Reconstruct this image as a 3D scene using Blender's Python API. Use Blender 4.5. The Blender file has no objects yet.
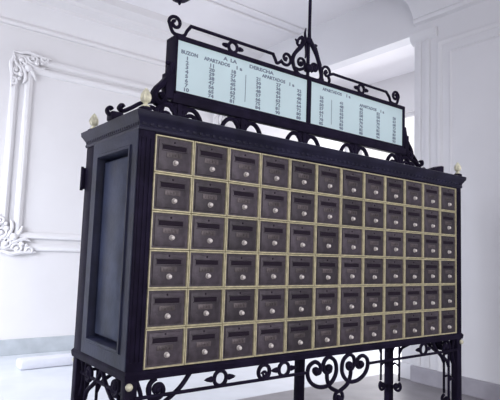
import bpy, bmesh, math, random
from mathutils import Vector, Matrix

random.seed(7)
S = bpy.context.scene
COL = S.collection
PI = math.pi
FZ = 0.65                     # height of the lowest letterbox row above the floor

# ------------------------------------------------------------------ camera
cam_data = bpy.data.cameras.new('camera')
cam_data.sensor_fit = 'HORIZONTAL'
cam_data.sensor_width = 36.0
cam_data.lens = 526.105 * 36.0 / 500.0
cam_data.clip_start = 0.05
cam = bpy.data.objects.new('camera', cam_data)
COL.objects.link(cam)
r_ = Vector((0.79052927, -0.61142349, 0.03499709))
u_ = Vector((-0.08808797, -0.05696891, 0.9944823))
f_ = Vector((0.60605609, 0.78925019, 0.09889464))
M = Matrix((r_, u_, -f_)).transposed().to_4x4()
M.translation = Vector((-0.9308, -1.83, 0.4521 + FZ))
cam.matrix_world = M
S.camera = cam

# ------------------------------------------------------------------ world, lights, exposure
world = bpy.data.worlds.new('overcast_sky')
S.world = world
world.use_nodes = True
bg = world.node_tree.nodes['Background']
bg.inputs['Color'].default_value = (0.98, 0.955, 1.0, 1)
bg.inputs['Strength'].default_value = 1.15


def area(name, loc, target, sx, sy, power, col):
    d = bpy.data.lights.new(name, 'AREA')
    d.shape = 'RECTANGLE'
    d.size, d.size_y = sx, sy
    d.energy = power
    d.color = col
    o = bpy.data.objects.new(name, d)
    COL.objects.link(o)
    o.location = loc
    o.rotation_euler = (Vector(target) - Vector(loc)).to_track_quat('-Z', 'Y').to_euler()
    return o


# daylight through the tall window of the left wall and through the far room's window
win = area('window_daylight', (-3.45, 1.9, 1.75), (0.2, 3.87, 0.2), 2.6, 2.4, 130, (0.88, 0.92, 1.0))
win.data.spread = math.radians(100)
# added fill light behind the camera, brightening the cabinet front and sign board
area('added_front_fill', (0.6, -4.9, 2.0), (1.0, 0.0, 1.7), 3.0, 3.2, 75, (1.0, 0.97, 0.99))
area('far_window_daylight', (5.85, 2.5, 1.8), (3.4, 2.5, 0.6), 2.6, 2.9, 120, (0.96, 0.96, 1.0))

S.view_settings.view_transform = 'Standard'
S.view_settings.look = 'None'
S.view_settings.gamma = 1.0
S.view_settings.use_curve_mapping = False
S.view_settings.exposure = 0.10


# ------------------------------------------------------------------ materials
def mat(name, col, rough=0.5, metal=0.0, var=0.0, scale=12.0, bump=0.0, bscale=60.0, spec=0.5, objvar=0.0, col2=None, ior=1.5):
    m = bpy.data.materials.new(name)
    m.use_nodes = True
    nt = m.node_tree
    N, L = nt.nodes, nt.links
    b = N['Principled BSDF']
    b.inputs['Roughness'].default_value = rough
    b.inputs['Metallic'].default_value = metal
    b.inputs['Specular IOR Level'].default_value = spec
    b.inputs['IOR'].default_value = ior
    tc = N.new('ShaderNodeTexCoord')
    no = N.new('ShaderNodeTexNoise')
    no.inputs['Scale'].default_value = scale
    no.inputs['Detail'].default_value = 5
    L.new(tc.outputs['Object'], no.inputs['Vector'])
    mx = N.new('ShaderNodeMix')
    mx.data_type = 'RGBA'
    c2 = col2 or tuple(max(0, c * (1 - var)) for c in col)
    c1 = tuple(min(1, c * (1 + var)) for c in col)
    mx.inputs['A'].default_value = (*c1, 1)
    mx.inputs['B'].default_value = (*c2, 1)
    rp = N.new('ShaderNodeMapRange')
    rp.inputs['From Min'].default_value = 0.35
    rp.inputs['From Max'].default_value = 0.65
    L.new(no.outputs['Fac'], rp.inputs['Value'])
    L.new(rp.outputs['Result'], mx.inputs['Factor'])
    out = mx.outputs['Result']
    if objvar:
        oi = N.new('ShaderNodeObjectInfo')
        hs = N.new('ShaderNodeHueSaturation')
        mr = N.new('ShaderNodeMapRange')
        mr.inputs['To Min'].default_value = 1 - objvar
        mr.inputs['To Max'].default_value = 1 + objvar
        L.new(oi.outputs['Random'], mr.inputs['Value'])
        L.new(mr.outputs['Result'], hs.inputs['Value'])
        L.new(out, hs.inputs['Color'])
        out = hs.outputs['Color']
    L.new(out, b.inputs['Base Color'])
    if bump:
        n2 = N.new('ShaderNodeTexNoise')
        n2.inputs['Scale'].default_value = bscale
        n2.inputs['Detail'].default_value = 4
        L.new(tc.outputs['Object'], n2.inputs['Vector'])
        bp = N.new('ShaderNodeBump')
        bp.inputs['Strength'].default_value = bump
        bp.inputs['Distance'].default_value = 0.01
        L.new(n2.outputs['Fac'], bp.inputs['Height'])
        L.new(bp.outputs['Normal'], b.inputs['Normal'])
    return m


PLASTER = mat('white_plaster', (0.66, 0.65, 0.665), 0.7, var=0.02, scale=2, bump=0.05, bscale=30)
CEIL = mat('ceiling_plaster', (0.76, 0.75, 0.775), 0.8, var=0.02, scale=2)
GREYWALL = mat('grey_painted_wall', (0.62, 0.62, 0.65), 0.6, var=0.02, scale=2)
TILE = mat('grey_skirting_stone', (0.40, 0.43, 0.46), 0.45, var=0.10, scale=6)
SILL = mat('lilac_grey_stone', (0.55, 0.56, 0.62), 0.5, var=0.06, scale=5)
DARKTILE = mat('dark_skirting_stone', (0.30, 0.29, 0.33), 0.45, var=0.10, scale=6)
MARBLE = mat('white_marble_floor', (0.62, 0.65, 0.70), 0.25, var=0.05, scale=3)
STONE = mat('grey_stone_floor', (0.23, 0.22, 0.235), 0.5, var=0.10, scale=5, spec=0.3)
IRON = mat('black_painted_iron', (0.014, 0.011, 0.026), 0.5, var=0.25, scale=15, bump=0.08, bscale=120, spec=0.5, ior=1.12)
IRON_SIDE = mat('painted_iron_blue_sheen', (0.019, 0.022, 0.050), 0.45, var=0.35, scale=7, bump=0.10, bscale=60, spec=0.5, ior=1.28)  # lighter end panel iron, with bluish daylight from the left put into its colour
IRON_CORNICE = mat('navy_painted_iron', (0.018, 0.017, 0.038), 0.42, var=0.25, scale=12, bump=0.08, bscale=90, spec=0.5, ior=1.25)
FIELD = mat('painted_field_blue_sheen', (0.036, 0.045, 0.085), 0.42, var=0.45, scale=7, bump=0.10, bscale=60, ior=1.28)  # panel field, bluer still: the daylight sheen is put into the colour
UNDER = mat('pale_grey_underside', (0.55, 0.54, 0.57), 0.6, var=0.1)  # sign underside, much paler than the iron frame
BRONZE = mat('dark_bronze', (0.058, 0.047, 0.060), 0.5, 0.2, var=0.25, scale=30, bump=0.12, bscale=80, objvar=0.30)
BRONZE2 = mat('brown_bronze_plate', (0.095, 0.078, 0.083), 0.45, 0.2, var=0.2, scale=60, objvar=0.25)
SLOT = mat('slot_black', (0.024, 0.018, 0.028), 0.8, ior=1.15)
BRASS = mat('worn_brass', (0.60, 0.55, 0.36), 0.45, 0.1, var=0.18, scale=40, objvar=0.1)
NICKEL = mat('nickel_lock', (0.78, 0.73, 0.70), 0.38, 0.15, var=0.05)
GILT = mat('pale_gilt', (0.74, 0.72, 0.55), 0.45, 0.1, var=0.2, scale=40)
BOARD = mat('pale_blue_board', (0.63, 0.80, 0.84), 0.45, var=0.03, scale=4)
INK = mat('grey_blue_lettering', (0.17, 0.22, 0.29), 0.6)


# ------------------------------------------------------------------ mesh helpers
def shade(me, ang=0.6):
    for p in me.polygons:
        p.use_smooth = True
    try:
        me.set_sharp_from_angle(angle=ang)
    except Exception:
        pass


def link(name, bm, m, parent=None, smooth=True, loc=None):
    bmesh.ops.remove_doubles(bm, verts=bm.verts, dist=1e-6)
    bmesh.ops.recalc_face_normals(bm, faces=bm.faces)
    me = bpy.data.meshes.new(name)
    if parent is not None and loc is None:        # world coordinates -> parent space
        off = Vector((0, 0, 0))
        p = parent
        while p is not None:
            off += p.location
            p = p.parent
        bmesh.ops.translate(bm, verts=bm.verts, vec=-off)
    bm.to_mesh(me)
    bm.free()
    if smooth:
        shade(me)
    me.materials.append(m)
    o = bpy.data.objects.new(name, me)
    COL.objects.link(o)
    if parent is not None:
        o.parent = parent
    if loc is not None:
        o.location = loc
    return o


def struct(name, bm, m, smooth=True):
    o = link(name, bm, m, None, smooth)
    o['kind'] = 'structure'
    return o


def thing(name, loc, label, cat, group=None):
    o = bpy.data.objects.new(name, None)
    o.empty_display_size = 0.1
    COL.objects.link(o)
    o.location = loc
    o['label'] = label
    o['category'] = cat
    if group:
        o['group'] = group
    return o


def box(bm, x0, x1, y0, y1, z0, z1, bev=0.0):
    t = bmesh.new()
    bmesh.ops.create_cube(t, size=1)
    bmesh.ops.scale(t, vec=(abs(x1 - x0), abs(y1 - y0), abs(z1 - z0)), verts=t.verts)
    bmesh.ops.translate(t, vec=((x0 + x1) / 2, (y0 + y1) / 2, (z0 + z1) / 2), verts=t.verts)
    if bev:
        bmesh.ops.bevel(t, geom=t.edges[:], offset=bev, segments=2, affect='EDGES', profile=0.5)
    join(bm, t)


def join(bm, t):
    vm = {v: bm.verts.new(v.co) for v in t.verts}
    for f in t.faces:
        try:
            bm.faces.new([vm[v] for v in f.verts])
        except ValueError:
            pass
    t.free()


def sweep(bm, pts, rad, n=8, flat=None, up=None):
    """tube through pts; rad a number or list; flat=(a,b) makes an elliptical/flat bar (a in-plane, b along 'up')"""
    pts = [Vector(p) for p in pts]
    k = len(pts)
    rads = rad if isinstance(rad, (list, tuple)) else [rad] * k
    up = Vector(up) if up else None
    ref = None
    rings = []
    for i in range(k):
        t = (pts[min(i + 1, k - 1)] - pts[max(i - 1, 0)])
        if t.length < 1e-9:
            t = Vector((0, 0, 1))
        t.normalize()
        if up is not None:
            b = (up - t * up.dot(t)).normalized()
        else:
            if ref is None:
                ref = Vector((0, 0, 1)) if abs(t.z) < 0.9 else Vector((1, 0, 0))
            b = (ref - t * ref.dot(t)).normalized()
            ref = b
        a = t.cross(b)
        ra, rb = (rads[i], rads[i]) if flat is None else (rads[i] * flat[0], rads[i] * flat[1])
        rings.append([bm.verts.new(pts[i] + a * ra * math.cos(2 * PI * j / n) + b * rb * math.sin(2 * PI * j / n)) for j in range(n)])
    for i in range(k - 1):
        for j in range(n):
            bm.faces.new((rings[i][j], rings[i][(j + 1) % n], rings[i + 1][(j + 1) % n], rings[i + 1][j]))
    bm.faces.new(rings[0][::-1])
    bm.faces.new(rings[-1])


def lathe(bm, prof, c, n=20, axis='Z', flute=0, fl_amt=0.0):
    """prof: list of (radius, height); revolved about axis through c"""
    c = Vector(c)

    def pt(r, h, a):
        if flute:
            r = r * (1 + fl_amt * math.cos(flute * a))
        if axis == 'Z':
            return c + Vector((r * math.cos(a), r * math.sin(a), h))
        if axis == 'Y':
            return c + Vector((r * math.cos(a), h, r * math.sin(a)))
        return c + Vector((h, r * math.cos(a), r * math.sin(a)))
    rings = []
    for r, h in prof:
        if r < 1e-6:
            rings.append([bm.verts.new(pt(0, h, 0))])
        else:
            rings.append([bm.verts.new(pt(r, h, 2 * PI * j / n)) for j in range(n)])
    for A, B in zip(rings, rings[1:]):
        for j in range(n):
            j2 = (j + 1) % n
            if len(A) == 1 and len(B) == 1:
                continue
            if len(A) == 1:
                bm.faces.new((A[0], B[j], B[j2]))
            elif len(B) == 1:
                bm.faces.new((A[j], A[j2], B[0]))
            else:
                bm.faces.new((A[j], A[j2], B[j2], B[j]))
    if len(rings[0]) > 1:
        bm.faces.new(rings[0][::-1])
    if len(rings[-1]) > 1:
        bm.faces.new(rings[-1])


def spline(ctrl, seg=8):
    """Catmull-Rom through control points"""
    c = [Vector(p) for p in ctrl]
    c = [c[0] * 2 - c[1]] + c + [c[-1] * 2 - c[-2]]
    out = []
    for i in range(1, len(c) - 2):
        p0, p1, p2, p3 = c[i - 1], c[i], c[i + 1], c[i + 2]
        for s in range(seg):
            t = s / seg
            out.append(0.5 * ((2 * p1) + (p2 - p0) * t + (2 * p0 - 5 * p1 + 4 * p2 - p3) * t * t + (3 * p1 - p0 - 3 * p2 + p3) * t ** 3))
    out.append(c[-2])
    return out


def spiral2(cx, cz, r0, r1, a0, a1, n=26):
    """2-D spiral points from radius r0 at angle a0 to r1 at a1 (degrees)"""
    out = []
    for i in range(n + 1):
        t = i / n
        a = math.radians(a0 + (a1 - a0) * t)
        r = r0 + (r1 - r0) * t
        out.append((cx + r * math.cos(a), cz + r * math.sin(a)))
    return out


def xz(p2, y):
    return [Vector((p[0], y, p[1] + FZ)) for p in p2]


def yz(p2, x):
    return [Vector((x, p[0], p[1] + FZ)) for p in p2]


def ball(bm, c, r, n=12):
    t = bmesh.new()
    bmesh.ops.create_uvsphere(t, u_segments=n, v_segments=max(6, n // 2 + 2), radius=r)
    bmesh.ops.translate(t, verts=t.verts, vec=c)
    join(bm, t)


def frame_ring(bm, x0, x1, z0, z1, prof, place):
    """mitred moulding round a rectangle; prof (inward offset, height off the wall) ; place(x, z, h) -> Vector"""
    rings = []
    for d, h in prof:
        rings.append([bm.verts.new(place(*q, h)) for q in ((x0 + d, z0 + d), (x1 - d, z0 + d), (x1 - d, z1 - d), (x0 + d, z1 - d))])
    for A, B in zip(rings, rings[1:]):
        for j in range(4):
            j2 = (j + 1) % 4
            bm.faces.new((A[j], A[j2], B[j2], B[j]))
    A, B = rings[-1], rings[0]
    for j in range(4):
        j2 = (j + 1) % 4
        bm.faces.new((A[j], A[j2], B[j2], B[j]))


def loop_moulding(bm, x0, x1, y0, y1, prof, close=True):
    """moulding round a rectangular plan; prof: (outward, z)"""
    rings = []
    for d, z in prof:
        rings.append([bm.verts.new((x, y, z + FZ)) for x, y in ((x0 - d, y0 - d), (x1 + d, y0 - d), (x1 + d, y1 + d), (x0 - d, y1 + d))])
    for A, B in zip(rings, rings[1:]):
        for j in range(4):
            j2 = (j + 1) % 4
            bm.faces.new((A[j], A[j2], B[j2], B[j]))
    bm.faces.new(rings[0][::-1])
    bm.faces.new(rings[-1])


def extrude_prof(bm, prof, a, b, axis):
    """straight moulding: prof (depth, z) pairs; axis 'X': runs in X from a to b, depth in Y; axis 'Y': runs in Y, depth in X"""
    A, B = [], []
    for d, z in prof:
        if axis == 'X':
            A.append(bm.verts.new((a, d, z)))
            B.append(bm.verts.new((b, d, z)))
        else:
            A.append(bm.verts.new((d, a, z)))
            B.append(bm.verts.new((d, b, z)))
    n = len(prof)
    for i in range(n):
        j = (i + 1) % n
        bm.faces.new((A[i], A[j], B[j], B[i]))
    bm.faces.new(A[::-1])
    bm.faces.new(B)


# ================================================================== THE ROOM
YB = 3.87      # back wall
XR = 3.25      # right wall
XR2 = 3.40     # its far side
XL = -3.2      # left wall
ZC = 3.12 + FZ
ZS = 2.585 + FZ     # soffit of the opening
YO = 1.10      # right wall ends here, opening beyond
YF = -5.0

bm = bmesh.new(); box(bm, XL - 0.2, 5.75, 1.43, YB + 0.2, -0.12, 0.0); struct('floor', bm, MARBLE, False)
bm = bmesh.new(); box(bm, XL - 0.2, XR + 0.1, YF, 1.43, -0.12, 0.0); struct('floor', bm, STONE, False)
bm = bmesh.new(); box(bm, XR + 0.1, 5.75, YF, 1.43, -0.12, 0.0); struct('floor', bm, MARBLE, False)
bm = bmesh.new(); box(bm, XL - 0.2, 5.75, YF, YB + 0.2, ZC, ZC + 0.15); struct('ceiling', bm, CEIL, False)
bm = bmesh.new(); box(bm, XL - 0.2, 5.75, YB, YB + 0.2, 0, ZC); struct('wall_back', bm, PLASTER, False)
bm = bmesh.new()
box(bm, XR, XR2, YF, YO, 0, ZC)
box(bm, XR, XR2, YO, YB, ZS, ZC)          # header over the opening
struct('wall_right', bm, GREYWALL, False)
# left wall with a tall window opening
WY0, WY1, WZ0, WZ1 = 0.6, 3.2, 0.45, 2.95
bm = bmesh.new()
box(bm, XL - 0.2, XL, YF, WY0, 0, ZC)
box(bm, XL - 0.2, XL, WY1, YB, 0, ZC)
box(bm, XL - 0.2, XL, WY0, WY1, 0, WZ0)
box(bm, XL - 0.2, XL, WY0, WY1, WZ1, ZC)
struct('wall_left', bm, PLASTER, False)
# far room end wall with a large window
bm = bmesh.new()
FX = 5.35
box(bm, FX, FX + 0.2, YF, 0.9, 0, ZC)
box(bm, FX, FX + 0.2, 3.82, YB, 0, ZC)
box(bm, FX, FX + 0.2, 0.9, 3.82, 0, 0.12)
box(bm, FX, FX + 0.2, 0.9, 3.82, 2.55 + FZ, ZC)
struct('wall_far', bm, PLASTER, False)


def window(name, x, y0, y1, z0, z1):
    bm = bmesh.new()
    t = 0.05
    for y in (y0 + t / 2, (y0 + y1) / 2, y1 - t / 2):
        box(bm, x - 0.03, x + 0.03, y - t / 2, y + t / 2, z0, z1, 0.006)
    for z in (z0 + t / 2, z0 + (z1 - z0) * 0.72, z1 - t / 2):
        box(bm, x - 0.028, x + 0.028, y0, y1, z - t / 2, z + t / 2, 0.006)
    return struct(name, bm, PLASTER)


window('window_1', XL - 0.10, WY0, WY1, WZ0, WZ1)
window('window_2', FX + 0.10, 0.9, 3.82, 0.12, 2.55 + FZ)

# cornice of the back wall
zc = 2.70 + FZ
prof = [(YB, zc), (YB - 0.035, zc), (YB - 0.045, zc + 0.03), (YB - 0.03, zc + 0.06), (YB - 0.05, zc + 0.10), (YB - 0.13, zc + 0.19),
        (YB - 0.19, zc + 0.22), (YB - 0.20, zc + 0.25), (YB - 0.30, zc + 0.28), (YB - 0.32, zc + 0.31), (YB - 0.44, zc + 0.35), (YB - 0.46, ZC), (YB, ZC)]
bm = bmesh.new(); extrude_prof(bm, prof, XL, XR, 'X'); struct('trim_1', bm, PLASTER)
# ceiling bands running along the room
bm = bmesh.new()
for y0, y1, h in ((2.75, 2.83, 0.025), (2.60, 2.64, 0.015), (1.45, 1.53, 0.025)):
    box(bm, XL, XR, y0, y1, ZC - h, ZC, 0.008)
struct('trim_2', bm, CEIL)
# cornice of the right wall and header
z1 = 2.685 + FZ
prof = [(XR, z1 - 0.02), (XR - 0.03, z1), (XR - 0.04, z1 + 0.03), (XR - 0.03, z1 + 0.05), (XR - 0.06, z1 + 0.10), (XR - 0.12, z1 + 0.17),
        (XR - 0.18, z1 + 0.19), (XR - 0.19, z1 + 0.24), (XR - 0.28, z1 + 0.30), (XR - 0.30, ZC), (XR, ZC)]
bm = bmesh.new(); extrude_prof(bm, prof, YF, YO + 0.0, 'Y'); struct('trim_3', bm, GREYWALL)
# pilaster at the end of the right wall, with a small capital, and the raised panel border beside it
bm = bmesh.new()
for y0, y1, d in ((1.03, YO, 0.012), (0.935, 0.985, 0.012)):
    box(bm, XR - d, XR + 0.02, y0, y1, -0.50 + FZ, 2.50 + FZ, 0.005)
struct('trim_4', bm, GREYWALL)
bm = bmesh.new()
extrude_prof(bm, [(XR + 0.02, 2.48 + FZ), (XR - 0.015, 2.50 + FZ), (XR - 0.035, 2.53 + FZ), (XR - 0.045, 2.58 + FZ), (XR + 0.02, 2.60 + FZ)], 0.86, YO + 0.035, 'Y')
struct('trim_5', bm, GREYWALL)
bm = bmesh.new()
frame_ring(bm, -1.6, 0.86, -0.63 + FZ, 2.45 + FZ, [(0, 0), (0.0, 0.012), (0.02, 0.02), (0.04, 0.012), (0.05, 0)], lambda x, z, h: Vector((XR - h, x, z)))
frame_ring(bm, -1.48, 0.74, -0.62 + FZ, 2.33 + FZ, [(0, 0), (0.01, 0.01), (0.025, 0.0)], lambda x, z, h: Vector((XR - h, x, z)))
struct('trim_6', bm, GREYWALL)
# skirtings
bm = bmesh.new()
box(bm, XL, FX, YB - 0.025, YB, 0, 0.153, 0.004)
struct('baseboard_back', bm, TILE, False)
bm = bmesh.new()
box(bm, XR - 0.03, XR, YF, YO + 0.02, 0, 0.14, 0.006)
struct('baseboard_right', bm, DARKTILE, False)
# plinth of the opening's pier, just beyond the corner
bm = bmesh.new()
box(bm, XR + 0.03, XR2 - 0.02, YO, YO + 0.16, 0, 0.62, 0.01)
box(bm, XR + 0.01, XR2, YO, YO + 0.18, 0, 0.14, 0.008)
struct('trim_7', bm, GREYWALL)
# low stone kerb lying in front of the back wall
bm = bmesh.new()
box(bm, 0.40, 2.6, 3.12, 3.28, 0, 0.085, 0.02)
struct('trim_8', bm, SILL)

# plaster panel with a moulded frame and carved corners on the back wall
PX0, PX1, PZ0, PZ1 = 0.295, 3.0, 0.39, 2.42
wallp = lambda x, z, h: Vector((x, YB - h, z + FZ))
bm = bmesh.new()
frame_ring(bm, PX0, PX1, PZ0, PZ1, [(0, -.01), (0.0, 0.018), (0.015, 0.03), (0.04, 0.034), (0.062, 0.022), (0.075, 0.006), (0.075, -.01)], wallp)
struct('trim_9', bm, PLASTER)
bm = bmesh.new()
frame_ring(bm, PX0 + 0.135, PX1 - 0.135, PZ0 + 0.115, PZ1 - 0.10, [(0, -.01), (0.0, 0.012), (0.015, 0.035), (0.04, 0.042), (0.065, 0.030), (0.078, 0.008), (0.078, -.01)], wallp)
struct('trim_10', bm, PLASTER)
# neighbouring panel further left
bm = bmesh.new()
frame_ring(bm, -2.6, 0.115, PZ0, PZ1, [(0, -.01), (0.0, 0.018), (0.015, 0.03), (0.04, 0.034), (0.062, 0.022), (0.075, 0.006), (0.075, -.01)], wallp)
struct('trim_11', bm, PLASTER)


def corner_ornament(x, z, sx, sz):
    """scrolling acanthus corner of the panel: C-scrolls, leaves and beads in low relief"""
    bm = bmesh.new()
    Yp = YB - 0.035

    def P2(pts):
        return [Vector((x + sx * a, Yp, z + sz * b + FZ)) for a, b in pts]
    def tap(n, r0, r1):
        return [r0 + (r1 - r0) * i / (n - 1) for i in range(n)]
    for cx, cz, r, a0, a1 in ((0.10, 0.10, 0.075, 200, -240), (0.215, 0.055, 0.055, 180, -280), (0.055, 0.215, 0.055, -90, 370),
                              (0.335, 0.035, 0.040, 190, -250), (0.035, 0.335, 0.040, -100, 340)):
        p = P2(spiral2(cx, cz, r, r * 0.2, a0, a1, 30))
        sweep(bm, p, tap(len(p), 0.016, 0.010), 8)
        ball(bm, P2([(cx, cz)])[0], r * 0.34, 10)
    for pts in ([(0.02, 0.02), (0.09, 0.02), (0.16, 0.0), (0.27, 0.015), (0.40, 0.02)], [(0.02, 0.02), (0.02, 0.09), (0.0, 0.16), (0.015, 0.27), (0.02, 0.40)],
                [(0.08, 0.09), (0.16, 0.15), (0.22, 0.21), (0.25, 0.28)], [(0.12, 0.08), (0.20, 0.13), (0.28, 0.15), (0.34, 0.13)],
                [(0.08, 0.12), (0.13, 0.20), (0.15, 0.28), (0.13, 0.34)]):
        p = spline([Vector(q) for q in P2(pts)], 6)
        n = len(p)
        sweep(bm, p, [0.005 + 0.016 * math.sin(PI * (i + 0.6) / (n + 0.6)) for i in range(n)], 8)
    for a, b, r in ((0.17, 0.17, 0.04), (0.25, 0.10, 0.028), (0.10, 0.25, 0.028), (0.30, 0.09, 0.02), (0.09, 0.30, 0.02)):
        ball(bm, P2([(a, b)])[0], r, 10)
    return bm


bm = corner_ornament(PX0 - 0.035, PZ0 - 0.035, 1, 1); struct('trim_12', bm, PLASTER)
bm = corner_ornament(PX0 - 0.02, PZ1 + 0.03, 1, -1); struct('trim_13', bm, PLASTER)
bm = corner_ornament(PX1 + 0.035, PZ0 - 0.035, -1, 1); struct('trim_14', bm, PLASTER)
bm = corner_ornament(PX1 + 0.02, PZ1 + 0.03, -1, -1); struct('trim_15', bm, PLASTER)

# ================================================================== THE LETTERBOX CABINET
W, D, H = 2.1207, 0.5541, 0.90
PW = 0.068
cab = thing('letterbox_cabinet', (W / 2, D / 2, 0),
            'long black iron cabinet of seventy-two brass-framed post office boxes standing on scrolled legs', 'cabinet')

# carcass
bm = bmesh.new()
box(bm, -0.014, W + 0.001, 0.012, D - 0.012, -0.02 + FZ, 0.97 + FZ)
link('carcass', bm, IRON, cab, False)
# corner posts: square pilasters with two flutes on the front
for x0, x1 in ((-PW, 0.0), (W, W + 0.055)):
    for y0, y1 in ((0.0, 0.05), (D - 0.100, D)):
        bm = bmesh.new()
        box(bm, x0, x1, y0, y1, -0.03 + FZ, 0.925 + FZ, 0.004)
        w = x1 - x0
        fy = y0 - 0.004 if y0 == 0.0 else y1 + 0.004
        for k in (0.22, 0.5, 0.78):
            box(bm, x0 + w * k - w * 0.09, x0 + w * k + w * 0.09, min(fy, fy + 0.01), max(fy, fy + 0.01) - 0.002, 0.03 + FZ, 0.88 + FZ, 0.003)
        link('corner_post', bm, IRON, cab)
# plain frieze above the boxes, and bottom rail below
bm = bmesh.new()
box(bm, -0.002, W + 0.002, 0.0, 0.03, 0.902 + FZ, 0.93 + FZ, 0.002)
link('frieze', bm, IRON, cab)
XA, XB = -PW, W + 0.055
bm = bmesh.new()
loop_moulding(bm, XA, XB, 0.0, D, [(-0.01, 0.908), (0.004, 0.908), (0.006, 0.918), (0.003, 0.924), (0.006, 0.936), (0.012, 0.944), (0.016, 0.952), (0.022, 0.960), (0.024, 0.978), (0.018, 0.982), (-0.02, 0.984)])
nd = 70
for i in range(nd):                                   # bead row
    x = XA + (XB - XA) * (i + 0.5) / nd
    box(bm, x - 0.009, x + 0.009, -0.0075, 0.0, 0.926 + FZ, 0.937 + FZ, 0.002)
for i in range(27):
    y = D * (i + 0.5) / 27
    for x in (XA, XB):
        box(bm, x - 0.007, x + 0.007, y - 0.0075, y + 0.0075, 0.926 + FZ, 0.938 + FZ, 0.002)
link('cornice', bm, IRON_CORNICE, cab)
bm = bmesh.new()
loop_moulding(bm, XA, XB, 0.0, D, [(-0.01, -0.036), (0.004, -0.036), (0.006, -0.028), (0.008, -0.012), (0.002, -0.004), (0.0, -0.002), (-0.02, -0.001)])
link('bottom_rail', bm, IRON, cab)
# end panels with recessed field
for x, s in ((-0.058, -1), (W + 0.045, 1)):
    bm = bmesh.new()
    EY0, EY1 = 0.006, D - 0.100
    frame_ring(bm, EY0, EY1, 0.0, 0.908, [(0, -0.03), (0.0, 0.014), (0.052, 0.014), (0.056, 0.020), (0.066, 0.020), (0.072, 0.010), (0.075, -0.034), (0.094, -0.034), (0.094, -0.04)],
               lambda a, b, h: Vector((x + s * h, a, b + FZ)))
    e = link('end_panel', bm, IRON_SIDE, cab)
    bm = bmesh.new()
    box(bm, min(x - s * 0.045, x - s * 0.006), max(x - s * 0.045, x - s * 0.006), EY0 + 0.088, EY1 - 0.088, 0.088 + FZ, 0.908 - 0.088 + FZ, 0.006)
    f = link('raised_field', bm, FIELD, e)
bm = bmesh.new(); box(bm, 0.0, W, D - 0.013, D - 0.004, 0.0 + FZ, 0.90 + FZ); link('back_panel', bm, IRON, cab, False)
# latch plate on the rear left edge
bm = bmesh.new()
box(bm, -PW - 0.016, -PW + 0.004, D - 0.004, D + 0.016, 0.715 + FZ, 0.815 + FZ, 0.004)
sweep(bm, [(-PW - 0.010, D + 0.010, 0.71 + FZ), (-PW - 0.010, D + 0.010, 0.82 + FZ)], 0.007, 10)
link('hinge', bm, IRON, cab)

# wedge-shaped block on the roof edge near the right end
bm = bmesh.new()
wv = [bm.verts.new((x, y, z + FZ)) for y in (0.02, 0.075) for x, z in ((1.905, 0.983), (2.012, 0.983), (2.012, 1.030), (1.985, 1.030), (1.915, 1.008))]
bm.faces.new(wv[:5]); bm.faces.new(wv[5:][::-1])
for i in range(5):
    bm.faces.new((wv[i], wv[(i + 1) % 5], wv[5 + (i + 1) % 5], wv[5 + i]))
link('roof_block', bm, IRON, cab, False)
# gilt flame finials on the four corners
FIN = [(a * 0.88, b * 0.80) for a, b in ((0.012, 0), (0.018, 0.004), (0.018, 0.010), (0.009, 0.016), (0.010, 0.024), (0.020, 0.032), (0.024, 0.046), (0.022, 0.062), (0.014, 0.080), (0.006, 0.094), (0, 0.100))]
for x, y in ((-0.046, 0.01), (W + 0.033, 0.01), (-0.046, D - 0.01), (W + 0.033, D - 0.01)):
    bm = bmesh.new()
    lathe(bm, [(0.026, 0.0), (0.026, 0.012), (0.016, 0.018), (0, 0.018)], (x, y, 0.982 + FZ), 16)
    b = link('finial_base', bm, IRON, cab)
    bm = bmesh.new()
    lathe(bm, [(0, 0)] + FIN, (x, y, 0.996 + FZ), 32, flute=8, fl_amt=0.10)
    link('flame_finial', bm, GILT, b)

# ---- the seventy-two boxes
CW, CH = W / 12, H / 6
fw, fh = CW * 0.494, CH * 0.494          # half size of the brass frame


def box_local(bm, x0, x1, z0, z1, y0, y1, bev=0.0):
    box(bm, x0, x1, y0, y1, z0, z1, bev)


bm = bmesh.new()                          # bronze door: margin plus raised, softly bevelled field
box(bm, -fw + 0.004, fw - 0.004, 0.0, 0.010, -fh + 0.004, fh - 0.004)
box(bm, -fw * 0.80, fw * 0.80, -0.004, 0.006, -fh * 0.82, fh * 0.80, 0.0035)
for z in (fh * 0.55, fh * 0.24):          # lip round the slot
    box(bm, -fw * 0.66, fw * 0.66, -0.008, 0.0, z - 0.0022, z + 0.0022, 0.0015)
door0 = link('mailbox_door', bm, BRONZE, cab, loc=(0, 0, 0))
bm = bmesh.new()
frame_ring(bm, -fw, fw, -fh, fh, [(0, 0.006), (0.0, -0.006), (0.0012, -0.008), (0.0050, -0.008), (0.0062, -0.005), (0.0062, 0.006)], lambda x, z, h: Vector((x, h, z)))
bf0 = link('brass_frame', bm, BRASS, door0, loc=(0, 0, 0))
bm = bmesh.new(); box(bm, -fw * 0.62, fw * 0.62, -0.0062, 0.0, fh * 0.27, fh * 0.51, 0.001)
sl0 = link('letter_slot', bm, SLOT, door0, loc=(0, 0, 0))
bm = bmesh.new()
box(bm, -fw * 0.40, fw * 0.40, -0.0062, 0.0, -fh * 0.14, fh * 0.14, 0.0015)
for k in range(4):                        # worn raised figures
    xx = -fw * 0.24 + k * fw * 0.16
    box(bm, xx - 0.003, xx + 0.003, -0.0085, -0.005, -fh * 0.07, fh * 0.07, 0.001)
np0 = link('number_plate', bm, BRONZE2, door0, loc=(0, 0, 0))
bm = bmesh.new()
lathe(bm, [(0, -0.022), (0.004, -0.020), (0.0075, -0.018), (0.009, -0.014), (0.009, -0.008), (0.011, -0.006), (0.011, 0.0)], (fw * 0.06, 0, -fh * 0.40), 16, axis='Y')
lk0 = link('lock', bm, NICKEL, door0, loc=(0, 0, 0))
bm = bmesh.new()
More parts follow.
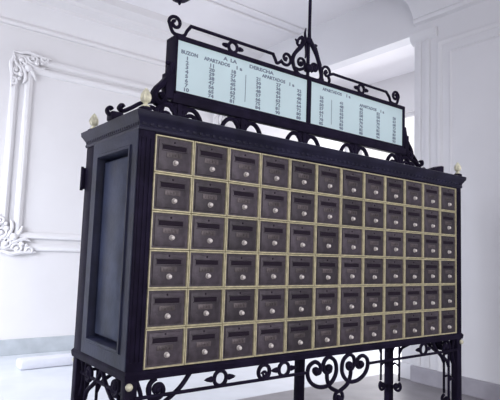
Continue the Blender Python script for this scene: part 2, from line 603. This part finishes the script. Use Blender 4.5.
lathe(bm, [(0, -0.0075), (0.003, -0.007), (0.004, -0.005), (0.004, 0)], (0, 0, fh * 0.70), 10, axis='Y')
kh0 = link('keyhole', bm, SLOT, door0, loc=(0, 0, 0))
parts = (bf0, sl0, np0, lk0, kh0)
base = Vector((W / 2, D / 2, 0))
first = True
for r in range(6):
    for c in range(12):
        loc = Vector(((c + 0.5) * CW, 0.007, H - (r + 0.5) * CH + FZ)) - base
        if first:
            d = door0
            kids = parts
        else:
            d = door0.copy(); COL.objects.link(d); d.parent = cab
            kids = []
            for k in parts:
                q = k.copy(); COL.objects.link(q); q.parent = d
                kids.append(q)
        d.location = loc
        if not first:                     # each lock was turned and set a little differently
            kids[3].location = (random.uniform(-0.004, 0.004), 0, random.uniform(-0.004, 0.004))
        first = False

# ---- the stand
XLg = (-0.043, W + 0.030)
for x in XLg:
    for y in (0.022, D - 0.022):
        bm = bmesh.new()
        box(bm, x - 0.024, x + 0.024, y - 0.022, y + 0.022, 0.0, -0.03 + FZ, 0.004)
        box(bm, x - 0.030, x + 0.030, y - 0.030, y + 0.030, 0.0, 0.035, 0.006)
        lg = link('leg', bm, IRON, cab)
        bm = bmesh.new()
        s = -1 if x < 1 else 1
        t = -1 if y < 0.2 else 1
        ball(bm, (x + s * 0.012, y + t * 0.026, -0.055 + FZ), 0.014, 12)
        link('corner_boss', bm, GILT, lg)
bm = bmesh.new()
box(bm, 1.061 - 0.021, 1.061 + 0.021, 0.277 - 0.021, 0.277 + 0.021, 0.0, -0.03 + FZ, 0.004)
box(bm, 1.061 - 0.030, 1.061 + 0.030, 0.277 - 0.030, 0.277 + 0.030, 0.0, 0.035, 0.006)
link('leg', bm, IRON, cab)


def bracket(place, s):
    """upright strap beside a leg, scroll at its foot, S-scroll up to the rail; s = direction away from the leg"""
    bm = bmesh.new()
    up = place((0, 0))[1]
    pt = lambda pts: [place(p)[0] for p in pts]
    sweep(bm, pt([(s * 0.086, -0.060), (s * 0.086, -0.385)]), 0.0075, 8)
    p = pt(spiral2(s * 0.068, -0.425, 0.034, 0.008, 60 if s > 0 else 120, (60 - 430) if s > 0 else (120 + 430), 30)); sweep(bm, p, [0.0095] * len(p), 8)
    ball(bm, pt([(s * 0.068, -0.425)])[0], 0.014, 10)
    sweep(bm, pt([(s * 0.015, -0.425), (s * 0.04, -0.430)]), 0.010, 8)
    sweep(bm, pt([(s * 0.015, -0.300), (s * 0.050, -0.270), (s * 0.086, -0.285)]), 0.007, 8)
    # sweeping arm from strap up to the rail
    p = spline(pt([(s * 0.086, -0.200), (s * 0.110, -0.160), (s * 0.168, -0.124), (s * 0.221, -0.085), (s * 0.262, -0.036)]), 8); sweep(bm, p, 0.0095, 8)
    p = pt(spiral2(s * 0.118, -0.085, 0.044, 0.010, 100 if s > 0 else 80, (100 + 480) if s > 0 else (80 - 480), 36)); sweep(bm, p, [0.010] * len(p), 8)
    ball(bm, pt([(s * 0.118, -0.085)])[0], 0.015, 10)
    p = spline(pt([(s * 0.022, -0.200), (s * 0.045, -0.150), (s * 0.050, -0.100), (s * 0.030, -0.045)]), 6); sweep(bm, p, 0.009, 8)
    return bm


for x in XLg:
    for y in (0.022, D - 0.022):
        sx = 1 if x < 1 else -1
        sy = 1 if y < 0.2 else -1
        link('leg_bracket', bracket(lambda p, x=x, y=y: (Vector((x + p[0], y, p[1] + FZ)), None), sx), IRON, cab)
        link('leg_bracket', bracket(lambda p, x=x, y=y: (Vector((x, y + p[0], p[1] + FZ)), None), sy), IRON, cab)
# thin stretchers below the rail
for y in (0.022, D - 0.022):
    bm = bmesh.new()
    spans = ((-0.03, 0.848), (1.284, W)) if y < 0.2 else ((-0.03, W),)
    for a, b in spans:
        sweep(bm, [(a, y - 0.022 * (y < 0.2), -0.100 + FZ), (b, y - 0.022 * (y < 0.2), -0.100 + FZ)], 0.0075, 8)
    link('stretcher', bm, IRON, cab)
for x in XLg:
    bm = bmesh.new(); sweep(bm, [(x, 0.02, -0.100 + FZ), (x, D - 0.02, -0.100 + FZ)], 0.0075, 8); link('stretcher', bm, IRON, cab)


def spiked_ring(x, y, z, r=0.030, L=0.058):
    bm = bmesh.new()
    p = xz(spiral2(x, z, r, r, 0, 360, 24), y)
    sweep(bm, p, 0.0085, 8, up=(0, 1, 0))
    for s in (-1, 1):
        sweep(bm, [(x + s * r, y, z + FZ), (x + s * (r + 0.014), y, z + FZ), (x + s * (r + 0.035), y, z + FZ), (x + s * L * 1.35, y, z + FZ)], [0.006, 0.013, 0.008, 0.001], 8)
    return bm


for x in (0.352, 0.702, 1.772):
    link('ring_ornament', spiked_ring(x, 0.0, -0.068), IRON, cab)
for x in (0.585,):
    bm = bmesh.new()
    p = xz(spiral2(x, -0.068, 0.031, 0.031, 0, 360, 24), 0.0); sweep(bm, p, 0.009, 8, up=(0, 1, 0))
    p = xz(spiral2(x + 0.004, -0.082, 0.016, 0.004, 160, -220, 16), 0.0); sweep(bm, p, 0.007, 8)
    ball(bm, (x, 0.0, -0.036 + FZ), 0.011, 8)
    link('ring_ornament', bm, IRON, cab)
# central heart-shaped pair of scrolls with drop
bm = bmesh.new()
yc, xc = 0.0, 1.066
for s in (-1, 1):
    mir = lambda pts: xz([(xc + s * (a - 1.066), b) for a, b in pts], yc)
    outer = [(0.982, -0.177), (0.927, -0.175), (0.875, -0.150), (0.851, -0.111), (0.859, -0.073), (0.898, -0.056), (0.934, -0.076), (0.932, -0.106), (0.907, -0.112), (0.894, -0.098), (0.904, -0.088)]
    inner = [(0.982, -0.177), (1.024, -0.154), (1.046, -0.113), (1.036, -0.066), (0.996, -0.042), (0.964, -0.055), (0.954, -0.085), (0.972, -0.113), (1.000, -0.110), (1.006, -0.090), (0.992, -0.083)]
    sweep(bm, spline(mir(outer[::-1] + inner[1:]), 6), 0.0100, 8)
    sweep(bm, spline(mir([(0.980, -0.113), (0.984, -0.149), (1.006, -0.186), (1.060, -0.213)]), 6), 0.0100, 8)
    ball(bm, mir([(0.905, -0.098)])[0], 0.019, 10)
    ball(bm, mir([(0.990, -0.094)])[0], 0.019, 10)
p = xz(spiral2(xc, -0.240, 0.028, 0.028, 90, 450, 22), yc); sweep(bm, p, 0.009, 8, up=(0, 1, 0))
ball(bm, (xc, yc, -0.245 + FZ), 0.016, 10)
sweep(bm, [(xc, yc, -0.27 + FZ), (xc, yc, -0.295 + FZ), (xc, yc, -0.32 + FZ)], [0.008, 0.012, 0.001], 8)
link('heart_scroll', bm, IRON, cab)

# ================================================================== THE SIGN ON TOP
YS0, YS1 = 0.240, 0.335
SX0, SX1 = 0.200, 1.917
SZ0, SZ1 = 1.137, 1.440
SY = (YS0 + YS1) / 2
sign = thing('directory_sign', ((SX0 + SX1) / 2, SY, 0.982 + FZ),
             'pale blue directory board of number columns in black scrolled frame atop the letterbox cabinet', 'sign')
bm = bmesh.new()
# box frame: rails and stiles, hollow in front
box(bm, SX0, SX1, YS0, YS1, SZ0 + 0.008 + FZ, SZ0 + 0.038 + FZ, 0.003)
box(bm, SX0, SX1, YS0, YS1, SZ1 - 0.022 + FZ, SZ1 + FZ, 0.003)
box(bm, SX0, SX0 + 0.013, YS0, YS1, SZ0 + 0.02 + FZ, SZ1 - 0.01 + FZ, 0.003)
box(bm, SX1 - 0.018, SX1, YS0, YS1, SZ0 + 0.02 + FZ, SZ1 - 0.01 + FZ, 0.003)
box(bm, SX0 - 0.004, SX1 + 0.004, YS0 - 0.006, YS0 + 0.02, SZ0 - 0.022 + FZ, SZ0 + 0.022 + FZ, 0.004)
box(bm, SX0 - 0.004, SX1 + 0.004, YS1 - 0.02, YS1 + 0.006, SZ0 + FZ, SZ0 + 0.022 + FZ, 0.004)
link('frame', bm, IRON, sign)
bm = bmesh.new(); box(bm, 1.050 - 0.013, 1.050 + 0.013, YS0 - 0.002, YS1, SZ0 + 0.03 + FZ, SZ1 - 0.015 + FZ, 0.003); link('mullion', bm, IRON, sign)
bm = bmesh.new(); box(bm, SX0 + 0.01, SX1 - 0.01, YS0 + 0.02, YS1 - 0.02, SZ0 + 0.004 + FZ, SZ0 + 0.010 + FZ); link('bottom_sheet', bm, UNDER, sign, False)
bm = bmesh.new(); box(bm, SX0 + 0.012, SX1 - 0.012, YS1 - 0.012, YS1 - 0.006, SZ0 + 0.03 + FZ, SZ1 - 0.015 + FZ); link('back_sheet', bm, IRON, sign, False)
bm = bmesh.new(); box(bm, SX0 + 0.012, 1.050 - 0.012, YS0 + 0.010, YS0 + 0.018, SZ0 + 0.034 + FZ, SZ1 - 0.018 + FZ); boardA = link('board', bm, BOARD, sign, False)
bm = bmesh.new(); box(bm, 1.050 + 0.012, SX1 - 0.014, YS0 + 0.010, YS0 + 0.018, SZ0 + 0.034 + FZ, SZ1 - 0.018 + FZ); boardB = link('board', bm, BOARD, sign, False)


def text_bm(bm, s, x, z, size, align='CENTER', sx=1.0, off=0.0010):
    cu = bpy.data.curves.new('lettering', 'FONT')
    cu.body = s
    cu.size = size
    cu.align_x = align
    cu.align_y = 'CENTER'
    cu.extrude = 0.0004
    cu.offset = off
    cu.resolution_u = 2
    o = bpy.data.objects.new('lettering_tmp', cu)
    COL.objects.link(o)
    dg = bpy.context.evaluated_depsgraph_get()
    me = bpy.data.meshes.new_from_object(o.evaluated_get(dg))
    for v in me.vertices:
        v.co = Vector((x + 0.012 + v.co.x * sx, YS0 + 0.0096 - v.co.z, z + FZ + v.co.y))
    t = bmesh.new()
    t.from_mesh(me)
    join(bm, t)
    bpy.data.objects.remove(o)
    bpy.data.curves.remove(cu)
    bpy.data.meshes.remove(me)


def columns(bm, cols, n, ztop=1.341, zbot=1.191):
    for x, vals in cols:
        for i, v in enumerate(vals):
            text_bm(bm, v, x, ztop + (zbot - ztop) * i / (n - 1), 0.0235, sx=1.35)


nums = lambda a, st, n: [str(a + st * i) for i in range(n)]
def letter(board, heads, cols, lines):
    for s, x, z, w in heads:
        bm = bmesh.new(); text_bm(bm, s, x, z, 0.024, sx=w * 1.15); link('heading', bm, INK, board, False)
    for c in cols:
        bm = bmesh.new(); columns(bm, (c,), 8); link('number_column', bm, INK, board, False)
    for x, z0, z1 in lines:
        bm = bmesh.new(); box(bm, x + 0.0105, x + 0.0135, YS0 + 0.0088, YS0 + 0.0104, z0 + FZ, z1 + FZ); link('divider_line', bm, INK, board, False)


letter(boardA, (('A  LA', 0.500, 1.395, 1.2), ('DERECHA', 0.70, 1.395, 1.3), ('BUZON', 0.268, 1.367, 0.95), ('APARTADOS', 0.424, 1.367, 0.95), ('1 a', 0.555, 1.367, 1.2),
                ('APARTADOS', 0.785, 1.367, 1.0), ('1 a', 0.910, 1.364, 1.2)),
       ((0.257, ['1', '2', '3', '4', '5', '6', '7', '10']), (0.395, nums(11, 9, 8)), (0.522, nums(18, 9, 8)), (0.683, nums(21, 9, 8)),
        (0.818, nums(27, 9, 8)), (0.968, nums(32, 8, 8))), ((0.600, 1.205, 1.345),))
letter(boardB, (('APARTADOS', 1.228, 1.394, 1.0), ('1 a', 1.363, 1.395, 1.2), ('APARTADOS', 1.546, 1.363, 1.0), ('1 a', 1.680, 1.363, 1.2)),
       ((1.142, nums(36, 7, 8)), (1.308, nums(41, 7, 8)), (1.482, nums(46, 6, 8)), (1.642, nums(52, 6, 8)), (1.803, nums(58, 5, 8))), ((1.224, 1.20, 1.345),))

# supports between cabinet top and sign: pairs of arched scrolls either side of a short post
YQ = 0.252
for x in (0.238, 0.598, 1.020, 1.440, 1.868):
    bm = bmesh.new()
    box(bm, x - 0.012, x + 0.012, YQ - 0.012, YQ + 0.012, 0.9846 + FZ, SZ0 + 0.005 + FZ, 0.003)
    for s in (-1, 1):
        q = [(x + s * a, b) for a, b in ((0.014, 1.030), (0.022, 1.070), (0.048, 1.100), (0.084, 1.098), (0.112, 1.068), (0.124, 1.03), (0.126, 0.994))]
        p = spline(xz(q, YQ), 6); sweep(bm, p, 0.0115, 8)
        p = xz(spiral2(x + s * 0.024, 1.098, 0.020, 0.006, -90, -90 + s * 400, 20), YQ); sweep(bm, p, 0.009, 8)
        ball(bm, xz([(x + s * 0.024, 1.098)], YQ)[0], 0.012, 8)
        if x < 0.3 or x > 1.8:            # denser scrollwork under the ends
            p = xz(spiral2(x + s * 0.068, 1.045, 0.036, 0.008, 200, 200 - s * 440, 26), YQ); sweep(bm, p, 0.010, 8)
            ball(bm, xz([(x + s * 0.068, 1.045)], YQ)[0], 0.013, 8)
            sweep(bm, xz([(x + s * 0.068, 0.998), (x + s * 0.07, 1.02)], YQ), 0.012, 8)
    link('support_scroll', bm, IRON, sign)

# end consoles: buttress scrolls against the sign's ends, running down to a block on the roof
YE = 0.262
for s in (-1, 1):
    xe = SX0 if s < 0 else SX1
    E2 = lambda pts: xz([(xe + s * a, b) for a, b in pts], YE)
    bm = bmesh.new()
    p = spline(E2([(0.004, 1.300), (0.012, 1.270), (0.024, 1.230), (0.050, 1.195), (0.080, 1.160), (0.086, 1.125), (0.062, 1.104), (0.040, 1.122), (0.050, 1.143), (0.066, 1.134)]), 8)
    sweep(bm, p, 0.018, 8, flat=(0.9, 1.5), up=(0, 1, 0))
    ball(bm, E2([(0.026, 1.300)])[0], 0.011, 10)
    box(bm, min(xe, xe + s * 0.04), max(xe, xe + s * 0.04), YE - 0.025, YE + 0.025, 1.13 + FZ, 1.25 + FZ, 0.005)
    if s > 0:
        p = spline(E2([(0.0, 1.140), (0.045, 1.152), (0.100, 1.138), (0.145, 1.104), (0.168, 1.080), (0.196, 1.074), (0.218, 1.088), (0.214, 1.106), (0.200, 1.104)]), 8)
        sweep(bm, p, 0.0115, 8, flat=(0.8, 1.4), up=(0, 1, 0))
        sweep(bm, E2([(0.185, 1.076), (0.200, 1.03), (0.215, 0.99)]), 0.010, 8)
    p = spline(E2([(0.0, 1.112), (0.07, 1.108), (0.14, 1.090), (0.192, 1.056), (0.228, 1.036), (0.246, 1.046), (0.236, 1.060), (0.226, 1.052)]), 8)
    sweep(bm, p, 0.0115, 8, flat=(0.8, 1.4), up=(0, 1, 0))
    p = spline(E2([(0.06, 0.998), (0.12, 1.012), (0.18, 1.008), (0.245, 1.002), (0.288, 1.010), (0.298, 1.028), (0.286, 1.040), (0.276, 1.032)]), 8)
    sweep(bm, p, 0.0105, 8, flat=(0.8, 1.4), up=(0, 1, 0))
    p = E2(spiral2(0.10, 1.045, 0.042, 0.01, 200, -220, 24)); sweep(bm, p, 0.010, 8)
    x0, x1 = sorted((xe + s * 0.235, xe + s * (0.305 if s < 0 else 0.33)))
    box(bm, max(x0, XA - 0.02), min(x1, XB + 0.02), YE - 0.03, YE + 0.03, 0.9846 + FZ, 1.022 + FZ, 0.006)
    x0, x1 = sorted((xe + s * 0.02, xe + s * 0.10))
    box(bm, x0, x1, YE - 0.02, YE + 0.02, 0.9846 + FZ, 1.0 + FZ, 0.004)
    sweep(bm, E2([(0.045, 0.998), (0.05, 1.06), (0.03, 1.135)]), 0.012, 8)
    link('end_console', bm, IRON, sign)

# raised top rails with end scrolls and a spiked ring in the middle of each
YC = 0.262
for xo, xa, xb, xi, xr in ((0.203, 0.288, 0.796, 0.890, 0.534), (1.842, 1.747, 1.256, 1.175, 1.505)):
    s = 1 if xo < 1 else -1
    bm = bmesh.new()
    L2 = lambda pts: xz(pts, YC)
    q = [(xo - s * 0.010 + 0.004 * s, 1.497), (xo - s * 0.012, 1.507), (xo + s * 0.004, 1.513), (xo + s * 0.014, 1.500), (xo + s * 0.004, 1.482), (xo - s * 0.018, 1.484), (xo - s * 0.030, 1.503),
         (xo - s * 0.014, 1.526), (xo + s * 0.012, 1.524), (xo + s * 0.027, 1.505)]
    # outward scroll standing on the frame corner
    c = (xo, 1.498)
    sp = spiral2(c[0], c[1], 0.009, 0.034, 90 if s > 0 else 90, (90 - 360 * 1.25) if s < 0 else (90 + 360 * 1.25), 40)
    end = sp[-1]
    tail = [(xo - s * 0.012, 1.452), (xo + s * 0.020, 1.446), (xo + s * 0.050, 1.452), (xo + s * 0.064, 1.478), (xa, 1.507)]
    p = L2(sp) + spline(L2([end] + tail), 5)[1:]
    sweep(bm, p, 0.0085, 8)
    sweep(bm, L2([(xa - s * 0.004, 1.507), (xb + s * 0.004, 1.507)]), 0.0085, 8)
    # inner end drops to the frame and rises again into a scroll
    if s > 0:
        sp = spiral2(xi, 1.508, 0.043, 0.010, -150, 270, 36)
        p = spline(L2([(xb, 1.507), (0.812, 1.482), (0.826, 1.464), (sp[0][0], sp[0][1] - 0.006)]), 5) + L2(sp)
        sweep(bm, p, 0.0085, 8)
        ball(bm, L2([(xi, 1.506)])[0], 0.009, 10)
    else:
        sweep(bm, spline(L2([(xb, 1.507), (1.218, 1.490), (1.226, 1.464), (1.222, 1.445)]), 5), 0.0085, 8)
    rail = link('top_rail', bm, IRON, sign)
    link('ring_ornament', spiked_ring(xr, YC, 1.472, 0.026, 0.050), IRON, rail)

# central wrought crest
bm = bmesh.new()
L2 = lambda pts: xz(pts, YC)
def tube(pts, r, seg=7):
    p = spline(L2(pts), seg)
    n = len(p)
    if isinstance(r, tuple):
        r = [r[0] + (r[1] - r[0]) * i / (n - 1) for i in range(n)]
    sweep(bm, p, r, 8)
tube([(1.045, 1.443), (0.995, 1.438), (0.955, 1.462), (0.937, 1.505), (0.944, 1.540), (0.968, 1.572), (0.998, 1.604), (1.014, 1.640)], (0.0085, 0.014))
tube([(1.018, 1.632), (1.004, 1.652), (0.985, 1.648), (0.966, 1.628), (0.952, 1.634)], (0.013, 0.005))
tube([(1.012, 1.630), (0.996, 1.610), (0.975, 1.606), (0.962, 1.618)], (0.011, 0.006))
ball(bm, L2([(1.000, 1.655)])[0], 0.012, 8)
ball(bm, L2([(0.968, 1.622)])[0], 0.010, 8)
p = L2(spiral2(0.998, 1.510, 0.034, 0.008, -60, 400, 34)); sweep(bm, p, 0.0078, 8); ball(bm, L2([(0.998, 1.510)])[0], 0.009, 10)
tube([(0.960, 1.470), (0.985, 1.468), (1.015, 1.480)], 0.009)
tube([(1.05, 1.443), (1.100, 1.438), (1.146, 1.446), (1.158, 1.475), (1.146, 1.520), (1.122, 1.580), (1.092, 1.622), (1.068, 1.650)], (0.0085, 0.014))
tube([(1.100, 1.645), (1.116, 1.618), (1.138, 1.560), (1.150, 1.530)], (0.004, 0.010))
tube([(1.092, 1.625), (1.104, 1.640), (1.120, 1.640)], (0.010, 0.005))
p = L2(spiral2(1.104, 1.505, 0.030, 0.008, 240, -220, 30)); sweep(bm, p, 0.009, 8); ball(bm, L2([(1.104, 1.505)])[0], 0.012, 10)
p = L2(spiral2(1.202, 1.503, 0.040, 0.009, 200, -260, 34)); sweep(bm, p, 0.0078, 8); ball(bm, L2([(1.202, 1.503)])[0], 0.009, 10)
tube([(1.164, 1.490), (1.164, 1.465), (1.172, 1.445)], 0.009)
ball(bm, L2([(1.052, 1.492)])[0], 0.026, 12)
ball(bm, L2([(1.052, 1.648)])[0], 0.024, 12)
tube([(1.052, 1.44), (1.052, 1.492), (1.052, 1.57), (1.052, 1.65)], 0.010)
tube([(1.030, 1.645), (1.024, 1.690), (1.030, 1.720)], (0.010, 0.003))
tube([(1.030, 1.63), (1.035, 1.575), (1.030, 1.545)], (0.008, 0.004))
link('crest', bm, IRON, sign)
# tall suspension rod from the crest up to the ceiling
bm = bmesh.new()
sweep(bm, [(1.058, YC, 1.645 + FZ), (1.058, YC, 1.72 + FZ), (1.058, YC, ZC)], [0.012, 0.0095, 0.0095], 12)
lathe(bm, [(0.05, 0), (0.05, -0.015), (0.02, -0.04), (0.0, -0.04)], (1.058, YC, ZC), 16)
link('suspension_rod', bm, IRON, sign)

# ================================================================== PENDANT LAMP (only its lower tip is in the picture)
lx, ly, lz = 0.90, 1.50, 2.262 + FZ
lamp = thing('pendant_lamp', (lx, ly, ZC), 'dark pendant lamp hanging from the ceiling above the sign, cut by the top edge', 'lamp')
bm = bmesh.new(); lathe(bm, [(0.0, 0.0), (0.006, 0.004), (0.012, 0.014), (0.008, 0.024), (0.02, 0.030), (0.03, 0.036), (0, 0.036)], (lx, ly, lz), 16); link('finial', bm, IRON, lamp)
bm = bmesh.new(); lathe(bm, [(0.02, 0.030), (0.055, 0.042), (0.09, 0.07), (0.115, 0.115), (0.12, 0.15), (0.10, 0.155), (0, 0.155)], (lx, ly, lz), 28); link('bowl', bm, IRON, lamp)
bm = bmesh.new(); lathe(bm, [(0, 0.15), (0.085, 0.155), (0.095, 0.22), (0.08, 0.30), (0.045, 0.35), (0, 0.35)], (lx, ly, lz), 28); link('glass_globe', bm, BOARD, lamp)
bm = bmesh.new(); sweep(bm, [(lx, ly, lz + 0.34), (lx, ly, ZC)], 0.008, 10); lathe(bm, [(0.06, 0), (0.06, -0.02), (0.02, -0.05), (0, -0.05)], (lx, ly, ZC), 20); link('stem', bm, IRON, lamp)
